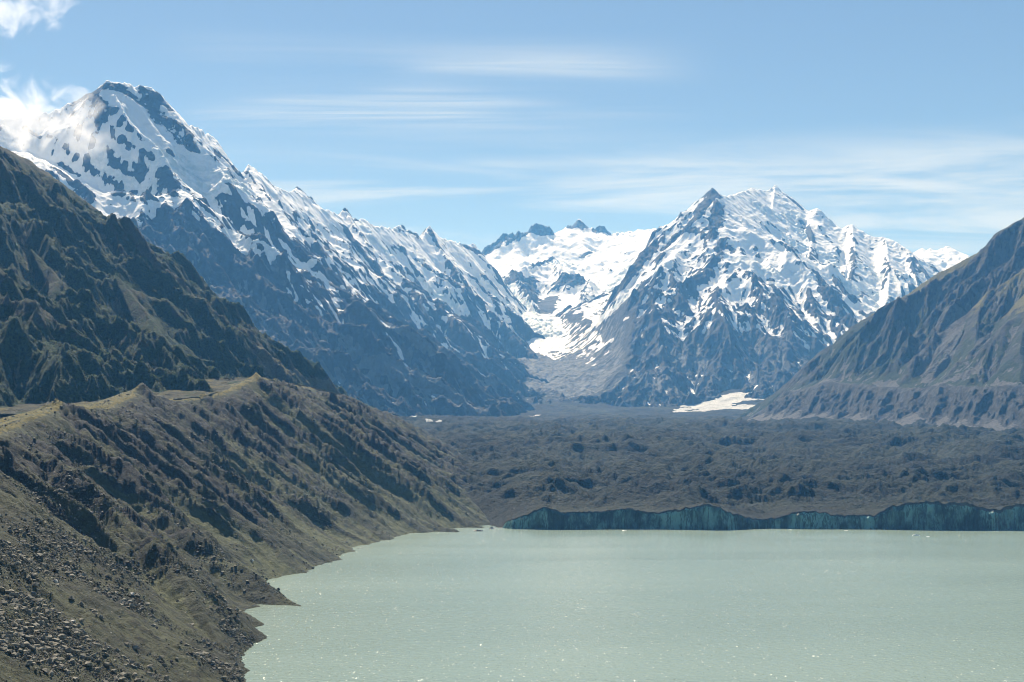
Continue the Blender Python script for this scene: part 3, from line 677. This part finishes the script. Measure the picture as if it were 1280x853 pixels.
# ------------------------------------------------------------------ glacier tongue under rubble
FRONT = [(560, 2330), (600, 2180), (625, 2110), (640, 2085), (700, 2070), (770, 2085), (850, 2075), (905, 2060), (960, 2095), (1020, 2085), (1100, 2075), (1180, 2060), (1280, 2050), (1400, 2030), (1500, 2010)]
CL_PX = [560, 600, 628, 633, 640, 662, 680, 692, 705, 740, 780, 802, 825, 842, 855, 870, 885, 900, 915, 935, 950, 968, 990, 1020, 1055, 1090, 1104, 1115, 1140, 1165, 1205, 1240, 1280, 1340, 1400, 1500]
CL_PY = [664, 663, 660, 653, 650, 641, 635, 636, 642, 640, 637, 639, 642, 637, 634, 634, 632, 635, 642, 647, 651, 647, 642, 640, 645, 645, 638, 632, 629, 627, 630, 637, 631, 628, 630, 634]
def front_Y(u): 
    px = u*F+640
    return np.interp(px, [a for a, b in FRONT], [b for a, b in FRONT])
def cliff_z(u):
    px = u*F+640
    return CAM_H+(HZ-np.interp(px, CL_PX, CL_PY))/F*front_Y(u)
def build_glacier():
    nu, ny = 980, 900
    g = Grid(440, 1460, 2000, 12500, nu, ny)
    fy = front_Y(g.u).astype(f32)
    t = np.linspace(0, 1, ny)**1.0
    g.Y = (fy[None, :]*(12500/fy[None, :])**t[:, None]).astype(f32); g.X = g.U*g.Y
    X, Y = g.X, g.Y
    base = glacier_z(Y)
    away = Y-fy[None, :]
    H = base+fbm(X, Y, 900, 4, 91)*22*sstep(100, 900, away)
    far = sstep(8200, 5500, Y)*.55+.45
    H += ((ridged(X*.6+fbm(X, Y, 300, 2, 90)*80, Y*1.2, 260, 6, 92, .58)-.42)*62*sstep(0, 350, away)+fbm(X+fbm(X, Y, 130, 3, 110)*60, Y*1.3, 110, 6, 93, .6)*17)*far
    for q, r1, r2, dp in (((1205,608),70,60,26), ((935,600),60,40,18), ((1010,575),110,70,20), ((760,610),70,60,16), ((1080,560),140,90,18), ((690,590),80,60,14)):
        yq = float(np.interp(-(HZ-q[1]), *[list(v) for v in ((-95,-80,-29,10,32), ())]) if False else 2100+ (640-q[1])/50*900); xq = (q[0]-640)/F*yq
        H -= dp*np.exp(-(((X-xq)/r1)**2+((Y-yq)/r2)**2)**2)
    H += (ridged(X*.8+fbm(X, Y, 60, 2, 99)*15, Y*1.1, 34, 4, 94, .62)-.42)*8*far
    H += 95*np.exp(-((X-1600)/330)**2-((Y-10050)/560)**2)
    cz = (cliff_z(g.u)[None, :]+fbm(X, Y*0, 38, 5, 95, .6)*4.5+(ridged(X, Y*0, 16, 3, 113)-.45)*3.5).astype(f32)
    k = sstep(0, 170, away)
    H = cz*(1-k)+H*k
    # rubble bank sinking below the lake at the left end of the cliff
    g.z = H.astype(f32)
    gxx = np.gradient(g.z, axis=0)/np.gradient(Y, axis=0)
    dark = sstep(60, 0, away)*.2+fbm(X, Y, 600, 3, 96)*.35+sstep(4200, 7500, Y)*.5+(ridged(X*1.0+fbm(X, Y, 700, 3, 111)*260+Y*.22, Y*.10, 330, 4, 112, .6)-.42)*.8+sstep(.3, .8, -gxx)*.2
    ice = np.full(X.shape, -1., f32)
    for pts, rad, st in GLAC_ICE: ice = np.maximum(ice, -1+2*g.stroke(pts, rad)*st)
    g.att = {'dark': dark.astype(f32), 'ice': ice}
    g.build('glacier_terrain', M_GLA, 'wide glacier tongue buried under dark grey rubble across the valley floor', floor=-40)
    # ice cliff: a thick wall of ice below the front edge
    cu = np.linspace(float(g.u[0]), float(g.u[-1]), 1500); fyc = front_Y(cu); top = np.interp(cu, g.u, g.z[0])
    rows = 34; co = []; deb = []
    for r in range(rows+1):
        s = r/rows
        z = top-.25+(-6-top)*s if r else top-.25
        yy = fyc+3-(2.0+5.5*s)
        n = fbm((cu*fyc).astype(f32), (np.full_like(cu, s*14)).astype(f32), 34, 5, 97)*7+ridged((cu*fyc).astype(f32), np.full_like(cu, s*5).astype(f32), 17, 3, 98)*4
        yy = yy+n*min(1, s*6)*(-1)
        co.append(np.stack([cu*yy, yy, z], -1))
        deb.append(np.full_like(cu, max(0, 1-s*7)*.75)+np.where(cu*F+640 < 628, 1, 0)+.55*np.clip((cu*F+640-1130)/200, 0, .45))
    co.append(np.stack([cu*(fyc+18), fyc+18, top*0-6], -1)); deb.append(np.zeros_like(cu))
    co.append(np.stack([cu*(fyc+18), fyc+18, np.minimum(top-1.5, np.interp(cu, g.u, g.z[4])-2)], -1)); deb.append(np.zeros_like(cu))
    co = np.array(co); R_, C_ = co.shape[:2]
    i = np.arange(R_*C_).reshape(R_, C_); i = np.vstack([i, i[:1]])
    q = np.stack([i[:-1, :-1], i[1:, :-1], i[1:, 1:], i[:-1, 1:]], -1).reshape(-1, 4)
    o = mesh_from('ice_cliff', co.reshape(-1, 3), q, M_ICE, {'debris': np.array(deb).ravel()}, kind='structure')
    o['label'] = 'low teal ice cliff along the front of the rubble-covered glacier'
    return g
GLAC_ICE = [([(856,511),(885,508)], 90, 1), ([(890,505),(950,497)], 330, 1), ([(880,512),(935,510)], 200, 1), ([(498,517),(516,519)], 26, 1), ([(537,523),(548,524)], 26, 1), ([(665,520),(672,519)], 24, .9)]
G_GL = build_glacier()

# ------------------------------------------------------------------ lake and ground sheet
def plane(name, x0, x1, y0, y1, z, mat, label):
    co = np.array([(x0, y0, z), (x1, y0, z), (x1, y1, z), (x0, y1, z)])
    return mesh_from(name, co, np.array([[0, 1, 2, 3]]), mat, label=label)
plane('lake_water', -600, 2400, -300, 2300, 0, M_WAT, 'milky grey-green glacial lake with small glinting ripples')
plane('ground', -11500, 11500, -400, 20500, -42, M_MOR, 'valley floor under the lake and the glacier')


# ------------------------------------------------------------------ boulders, rubble, ice floes
def hull_rock(seed, n=16, flat=.7, bev=True):
    import bmesh
    r = random.Random(seed); bm = bmesh.new()
    for _ in range(n):
        while True:
            v = (r.uniform(-1, 1), r.uniform(-1, 1), r.uniform(-1, 1)); L = math.sqrt(sum(c*c for c in v))
            if .3 < L < 1: break
        bm.verts.new((v[0]/L*r.uniform(.75, 1), v[1]/L*r.uniform(.6, .9), v[2]/L*flat*r.uniform(.8, 1)))
    bmesh.ops.convex_hull(bm, input=bm.verts[:])
    bmesh.ops.delete(bm, geom=[v for v in bm.verts if not v.link_faces], context='VERTS')
    if bev: bmesh.ops.bevel(bm, geom=bm.edges[:], offset=.05, segments=1, affect='EDGES')
    bmesh.ops.triangulate(bm, faces=bm.faces[:])
    co = np.array([v.co[:] for v in bm.verts], f32); bm.verts.index_update()
    tr = np.array([[v.index for v in f.verts] for f in bm.faces], np.int32); bm.free()
    return co, tr
ROCKS = [hull_rock(20+i, 12+i % 6, .55+.05*(i % 5)) for i in range(8)]
def mat_rubble():
    m, t, bs = new_mat('rubble_stone')
    n = t.noise(1.2, 4, .6, t.pos())
    c = t.mix(t.attr('tone'), (.060, .056, .042), (.30, .285, .23))
    t.l.new(t.mix(t.ramp(n, .35, .65, 0, .5), c, (.045, .042, .034)), bs.inputs['Base Color']); bs.inputs['Roughness'].default_value = .9
    return m
M_ROCK = mat_simple('greywacke_boulder', (.09, .083, .062), (.22, .205, .165), 2.2, .85, .12)
M_PALE = mat_simple('pale_boulder', (.30, .29, .27), (.50, .49, .46), 2.2, .85, .12)
M_DARK = mat_simple('wet_dark_rock', (.03, .03, .03), (.07, .07, .065), 1.5, .7, .15)
PLAIN = [hull_rock(60+i, 10+i % 3, .6, False) for i in range(8)]
ROCK_ME = []
for i, (co, tr) in enumerate(ROCKS):
    me = bpy.data.meshes.new('boulder'); me.from_pydata(co.tolist(), [], tr.tolist()); me.update(); ROCK_ME.append(me)
    me.materials.append(M_ROCK)

def put_rock(name, me, loc, size, rot, label, cat, group=None, mat=None, flat=1.0):
    o = bpy.data.objects.new(name, me); sc.collection.objects.link(o)
    o.location = loc; o.scale = (size*.5, size*.5, size*.5*flat); o.rotation_euler = rot
    o['label'] = label; o['category'] = cat
    if group: o['group'] = group
    if mat: o.material_slots[0].link = 'OBJECT'; o.material_slots[0].material = mat
    return o

def boulders():
    g = G_MOR; X, Y, z = g.X, g.Y, g.z
    area = (Y*np.gradient(g.Yr)[:, None])
    px = g.U*F+640; py = HZ-F*(z-CAM_H)/Y
    ok = (z > .6) & (px > -30) & (px < 640) & (py < 880)
    near = sstep(1150, 700, Y)
    clump = np.clip(.30+fbm(X, Y, 55, 4, 201)*2.6, .02, 2.0)
    w = area*ok*clump*(.16+near*1.3)*sstep(3200, 1200, Y)
    for pts, rad in (([(230,664), (310,712), (372,752)], 26), ([(70,600), (120,640)], 20), ([(330,600), (400,650)], 30), ([(250,545), (300,600)], 25)):
        w = w*(1+3*g.stroke(pts, rad))
    p = (w/w.sum()).ravel().astype(np.float64); p /= p.sum()
    r = np.random.default_rng(11)
    n = 150000
    idx = r.choice(p.size, n, p=p)
    size = .42+np.minimum(r.pareto(2.1, n)*.48, 4.2)
    jx = r.uniform(-.5, .5, n); 
    xs, ys, zs = X.ravel()[idx]+jx*1.2, Y.ravel()[idx], z.ravel()[idx]
    order = np.argsort(-(size/ys)); big = order[:290]; rest = order[290:]
    for k in big:
        put_rock('boulder', ROCK_ME[int(r.integers(8))], (float(xs[k]), float(ys[k]), float(zs[k])+.12*float(size[k])), float(size[k]),
                 (r.uniform(-.4, .4), r.uniform(-.4, .4), r.uniform(0, 6.28)), 'angular grey boulder lying on the rubble slope above the lake', 'boulder', 'boulders on the moraine slope')
    V, T_, off = [], [], 0; TN = []
    for q in range(8):
        sel = rest[q::8]; co, tr = PLAIN[q]
        # plain hulls are enough for the small stones
        a = r.uniform(0, 6.28, len(sel)); c, s_ = np.cos(a)[:, None], np.sin(a)[:, None]
        sz = (size[sel]*.5)[:, None]
        vx = (co[None, :, 0]*c-co[None, :, 1]*s_)*sz+xs[sel][:, None]; vy = (co[None, :, 0]*s_+co[None, :, 1]*c)*sz+ys[sel][:, None]
        vz = co[None, :, 2]*sz+zs[sel][:, None]+.1*sz
        V.append(np.stack([vx, vy, vz], -1).reshape(-1, 3)); m = len(co); TN.append(np.repeat(r.uniform(0, 1, len(sel))**2.2, m))
        T_.append((tr[None]+(np.arange(len(sel))*m)[:, None, None]).reshape(-1, 3)+off); off += m*len(sel)
    o = mesh_from('rubble', np.concatenate(V), np.concatenate(T_), mat_rubble(), {'tone': np.concatenate(TN)}, kind='stuff', smooth=False)
    o['label'] = 'small broken stones scattered over the moraine slope'
    for (qx, qy), sz, lab in (((69,729),4.2,'pale flat boulder standing out on the lower left rubble slope'), ((91,780),3.6,'pale rounded boulder low on the slope, below the flat pale one'),
                              ((115,642),4.0,'grey block near the shaded edge of the near rubble spur'), ((165,745),3.8,'whitish boulder at the edge of the shaded gully'), ((314,703),6.0,'whitish block topping the rocky rib above the shore')):
        h = g.hit(qx, qy)
        put_rock('boulder', ROCK_ME[2 if qx != 91 else 5], (float(h[0]), float(h[1]), float(h[2])+.2*sz), sz, (.1, .1, qx), lab, 'boulder', None, M_PALE if 'pale' in lab or 'whit' in lab else None)
boulders()

def floe(px, py, wid, high, label, mat, name='ice_floe', cat='ice floe', seed=1, long=.6):
    Yd = CAM_H*F/(py-HZ); x = (px-640)/F*Yd; wm = wid/F*Yd
    co, tr = hull_rock(seed, 26, 1.0)
    n = fbm(co[:, 0]*3+seed, co[:, 1]*3, 1.0, 3, seed)
    me = bpy.data.meshes.new(name); c2 = co.copy(); c2[:, 2] = np.where(co[:, 2] > 0, co[:, 2]*(.6+n), co[:, 2]*.4)
    me.from_pydata((c2*np.array([wm/2, wm/2*long, high])).tolist(), [], tr.tolist()); me.update(); me.materials.append(mat)
    o = bpy.data.objects.new(name, me); sc.collection.objects.link(o); o.location = (x, Yd, 0); o['label'] = label; o['category'] = cat
    return o
M_FLOE = mat_simple('floating_ice', (.42, .50, .49), (.70, .74, .73), .35, .4, .3)
floe(1145, 669.5, 13, 2.6, 'small white iceberg drifting in open water off the right part of the cliff', M_FLOE, 'iceberg', 'iceberg', 3)
floe(1160, 671, 6, .8, 'thin flat ice scrap drifting just right of the small iceberg', M_FLOE, seed=5)
floe(780, 663.3, 8, .8, 'flat white ice floe against the foot of the brightest teal cliff', M_FLOE, seed=6)
floe(988, 662.6, 7, .4, 'little white floe under the low middle of the ice cliff', M_FLOE, seed=7)
floe(1058, 663.4, 7, .4, 'small ice floe below the cliff, left of the drifting iceberg', M_FLOE, seed=8)
floe(1217, 661.8, 9, .5, 'flat white ice floe at the cliff foot farthest right', M_FLOE, seed=9)
floe(616, 661.5, 12, 4.5, 'dirty cream ice block stranded where the moraine meets the cliff', mat_simple('dirty_ice', (.30, .29, .25), (.62, .60, .52), .3, .6, .3), 'ice_block', 'ice block', 12)
floe(598, 664.2, 16, 3.0, 'dark low rock island at the far left corner of the lake', M_DARK, 'rock_island', 'rock', 13)
floe(451, 685.5, 11, 1.4, 'small dark rock poking out of the lake near the shore', M_DARK, 'lake_rock', 'rock', 14)

# ------------------------------------------------------------------ clouds
def cloud(name, x0, x1, py0, py1, Y, depth, dens, label, seed, tilt=0):
    import bmesh
    a = P(x0, py1, Y); b = P(x1, py0, Y); c = [(a[i]+b[i])/2 for i in range(3)]; sx, sz = (b[0]-a[0])/2, (b[2]-a[2])/2
    bm = bmesh.new(); bmesh.ops.create_icosphere(bm, subdivisions=5, radius=1)
    co = np.array([v.co[:] for v in bm.verts], f32)
    n = fbm(co[:, 0]*2+seed+co[:, 2], co[:, 2]*2+co[:, 1]*1.3, 1.0, 4, seed)
    k = 1+.35*n
    for v, kk in zip(bm.verts, k): v.co = (v.co.x*kk*sx, v.co.y*kk*depth, v.co.z*kk*sz+tilt*v.co.x*sx*kk)
    me = bpy.data.meshes.new(name); bm.to_mesh(me); bm.free()
    m = bpy.data.materials.new(name+'_vapour'); m.use_nodes = True; t = NT(m.node_tree); m.node_tree.nodes.clear()
    out = t.n('ShaderNodeOutputMaterial'); v = t.n('ShaderNodeVolumePrincipled'); v.inputs['Color'].default_value = (.99, .99, 1, 1); v.inputs['Anisotropy'].default_value = .3
    tc = t.n('ShaderNodeTexCoord'); mp = t.n('ShaderNodeMapping'); mp.inputs['Scale'].default_value = (1/sx, 1/depth, 1/sz)
    sp = t.n('ShaderNodeSeparateXYZ'); t.l.new(tc.outputs['Object'], sp.inputs[0])
    cb = t.n('ShaderNodeCombineXYZ'); t.l.new(sp.outputs[0], cb.inputs[0]); t.l.new(sp.outputs[1], cb.inputs[1]); t.l.new(t.math('SUBTRACT', sp.outputs[2], t.math('MULTIPLY', sp.outputs[0], tilt)), cb.inputs[2])
    t.l.new(cb.outputs[0], mp.inputs['Vector'])
    ln = t.n('ShaderNodeVectorMath'); ln.operation = 'LENGTH'; t.l.new(mp.outputs[0], ln.inputs[0])
    no = t.noise(1/210, 9, .66, tc.outputs['Object'], .9)
    e = t.math('ADD', t.math('SUBTRACT', 1.0, ln.outputs['Value']), t.math('MULTIPLY', t.math('SUBTRACT', no, .5), 3.6))
    t.l.new(t.math('MULTIPLY', t.ramp(e, .25, 1.05), dens), v.inputs['Density'])
    t.l.new(v.outputs[0], out.inputs['Volume']); me.materials.append(m)
    m.cycles.volume_step_rate = .35
    o = bpy.data.objects.new(name, me); sc.collection.objects.link(o); o.location = c; o['label'] = label; o['category'] = 'cloud'
    return o
cloud('cloud', -95, 170, 80, 200, 8330, 150, .0085, 'white cloud bank clinging to the ridge left of the highest left summit', 31, -.28)
cloud('cloud', -60, 105, -24, 48, 11600, 180, .0034, 'torn white cloud wisp high in the top left corner of the sky', 47, .05)


# ------------------------------------------------------------------ haze
def haze():
    x, y0, y1, z0, z1 = 11900, -700, 20900, -43.5, 3300
    co = np.array([(a, b, c) for c in (z0, z1) for b in (y0, y1) for a in (-x, x)])
    q = np.array([[0, 2, 3, 1], [4, 5, 7, 6], [0, 1, 5, 4], [2, 6, 7, 3], [0, 4, 6, 2], [1, 3, 7, 5]])
    m = bpy.data.materials.new('air_haze'); m.use_nodes = True; t = NT(m.node_tree); m.node_tree.nodes.clear()
    out = t.n('ShaderNodeOutputMaterial'); v = t.n('ShaderNodeVolumePrincipled')
    v.inputs['Color'].default_value = (.16, .48, 1, 1); v.inputs['Density'].default_value = HAZE; v.inputs['Absorption Color'].default_value = (1, 1, 1, 1); v.inputs['Anisotropy'].default_value = 0
    t.l.new(v.outputs[0], out.inputs['Volume'])
    o = mesh_from('haze', co, q, m, kind='stuff', smooth=False)
    o['label'] = 'thin blue haze filling the valley air'
HAZE = 3.9e-5
haze()

# ------------------------------------------------------------------ sky, sun, camera
SUN_AZ, SUN_EL = -17, 50       # degrees right of the view direction, above the horizon
def world():
    w = bpy.data.worlds.new('World'); sc.world = w; w.use_nodes = True
    t = NT(w.node_tree); w.node_tree.nodes.clear()
    out = t.n('ShaderNodeOutputWorld'); bg = t.n('ShaderNodeBackground')
    sky = t.n('ShaderNodeTexSky'); sky.sky_type = 'NISHITA'; sky.sun_disc = False
    sky.sun_elevation = R(SUN_EL); sky.sun_rotation = R(SUN_AZ)
    sky.altitude = 700; sky.air_density = 1.0; sky.dust_density = .25; sky.ozone_density = 2.4
    bg.inputs['Strength'].default_value = .046
    # thin cirrus: noise on the plane of a high cloud sheet
    tc = t.n('ShaderNodeTexCoord')
    sx = t.n('ShaderNodeSeparateXYZ'); t.l.new(tc.outputs['Generated'], sx.inputs[0])
    dz = t.math('MAXIMUM', sx.outputs['Z'], .02)
    cv = t.n('ShaderNodeCombineXYZ')
    t.l.new(t.math('DIVIDE', sx.outputs['X'], dz), cv.inputs[0]); t.l.new(t.math('DIVIDE', sx.outputs['Y'], dz), cv.inputs[1])
    def mp(s, loc=(0, 0, 0), rot=0):
        m = t.n('ShaderNodeMapping'); m.inputs['Scale'].default_value = s; m.inputs['Location'].default_value = loc; m.inputs['Rotation'].default_value = (0, 0, R(rot))
        t.l.new(cv.outputs[0], m.inputs['Vector']); return m.outputs[0]
    c1 = t.noise(1, 7, .6, mp((.55, 1.15, 1), (3.1, .7, 0), 12), .8)
    c2 = t.noise(1, 5, .55, mp((.10, .16, 1), (1.7, 4.2, 0)), .3)
    el = sx.outputs['Z']; az = t.math('DIVIDE', sx.outputs['X'], t.math('MAXIMUM', sx.outputs['Y'], .05))
    band = t.math('MULTIPLY', t.ramp(el, .11, .15), t.ramp(el, .222, .185))
    low = t.math('MULTIPLY', t.math('MULTIPLY', t.ramp(c1, .36, .64), t.ramp(c2, .25, .55, .35, 1)), band)
    streak = t.math('MULTIPLY', t.ramp(t.noise(1, 6, .55, mp((.20, 1.5, 1), (.4, 2.3, 0), 5), .5), .44, .66), t.math('MULTIPLY', t.math('MULTIPLY', t.ramp(el, .205, .23), t.ramp(el, .285, .255)), t.math('MULTIPLY', t.ramp(az, -.27, -.19), t.ramp(az, .16, .0))))
    wv = t.math('MULTIPLY', t.math('SUBTRACT', t.noise(1, 4, .55, mp((.5, .5, 1), (2.2, 5.1, 0))), .5), .012)
    tn = t.math('DIVIDE', el, t.math('MAXIMUM', sx.outputs['Y'], .05)); tw = t.math('ADD', tn, wv)
    fib = t.ramp(t.noise(1, 7, .65, mp((.7, 5.5, 1), (6.3, 1.1, 0), 4), .7), .36, .60)
    st = 0.0
    for a0, a1, e0, tilt, wd, amp in ((-.25, .02, .2365, .01, .0042, .75), (-.21, .06, .2455, -.01, .0030, .45), (-.10, .14, .2715, .012, .0045, .40), (-.13, .0, .2535, .02, .0028, .40), (-.06, .22, .2020, .01, .0036, .35)):
        dd = t.math('DIVIDE', t.math('SUBTRACT', tw, t.math('ADD', t.math('MULTIPLY', az, tilt), e0)), wd)
        gs = t.math('DIVIDE', 1.0, t.math('ADD', 1.0, t.math('MULTIPLY', dd, dd)))
        mk = t.math('MULTIPLY', t.ramp(az, a0, a0+.06), t.ramp(az, a1, a1-.08))
        st = t.math('ADD', t.math('MULTIPLY', t.math('MULTIPLY', gs, mk), amp), st)
    st = t.math('MULTIPLY', st, t.math('ADD', t.math('MULTIPLY', fib, .95), .08))
    low = t.math('ADD', low, st)
    fac = t.math('ADD', t.math('MULTIPLY', low, .95), t.math('MULTIPLY', t.math('MULTIPLY', streak, t.ramp(c2, .30, .5)), .8), clamp=True)
    col = t.mix(fac, sky.outputs[0], (8.2, 9.0, 9.6))
    t.l.new(col, bg.inputs['Color']); t.l.new(bg.outputs[0], out.inputs['Surface'])
world()
sc.world.cycles.sampling_method = 'NONE'
def sun():
    l = bpy.data.lights.new('sun', 'SUN'); l.energy = 4.9; l.angle = R(.53); l.color = (1, .94, .84)
    o = bpy.data.objects.new('sun', l); sc.collection.objects.link(o)
    o.rotation_euler = (R(-(90-SUN_EL)), 0, R(-SUN_AZ))
sun()
cam = bpy.data.cameras.new('camera'); co_ = bpy.data.objects.new('camera', cam); sc.collection.objects.link(co_)
co_.location = (0, 0, CAM_H); co_.rotation_euler = (R(90), 0, 0)
cam.sensor_width = 36; cam.lens = F/1280*36; cam.shift_y = (HZ-426.5)/1280
cam.clip_start = 1; cam.clip_end = 120000
sc.camera = co_
sc.view_settings.view_transform = 'Standard'; sc.view_settings.look = 'None'; sc.view_settings.gamma = 1; sc.view_settings.exposure = 1.0
sc.cycles.filter_width = 1.0; sc.cycles.max_bounces = 5; sc.cycles.diffuse_bounces = 2; sc.cycles.glossy_bounces = 2; sc.cycles.volume_bounces = 3
sc.cycles.use_denoising = True; sc.cycles.denoising_prefilter = 'ACCURATE'; sc.cycles.use_adaptive_sampling = False
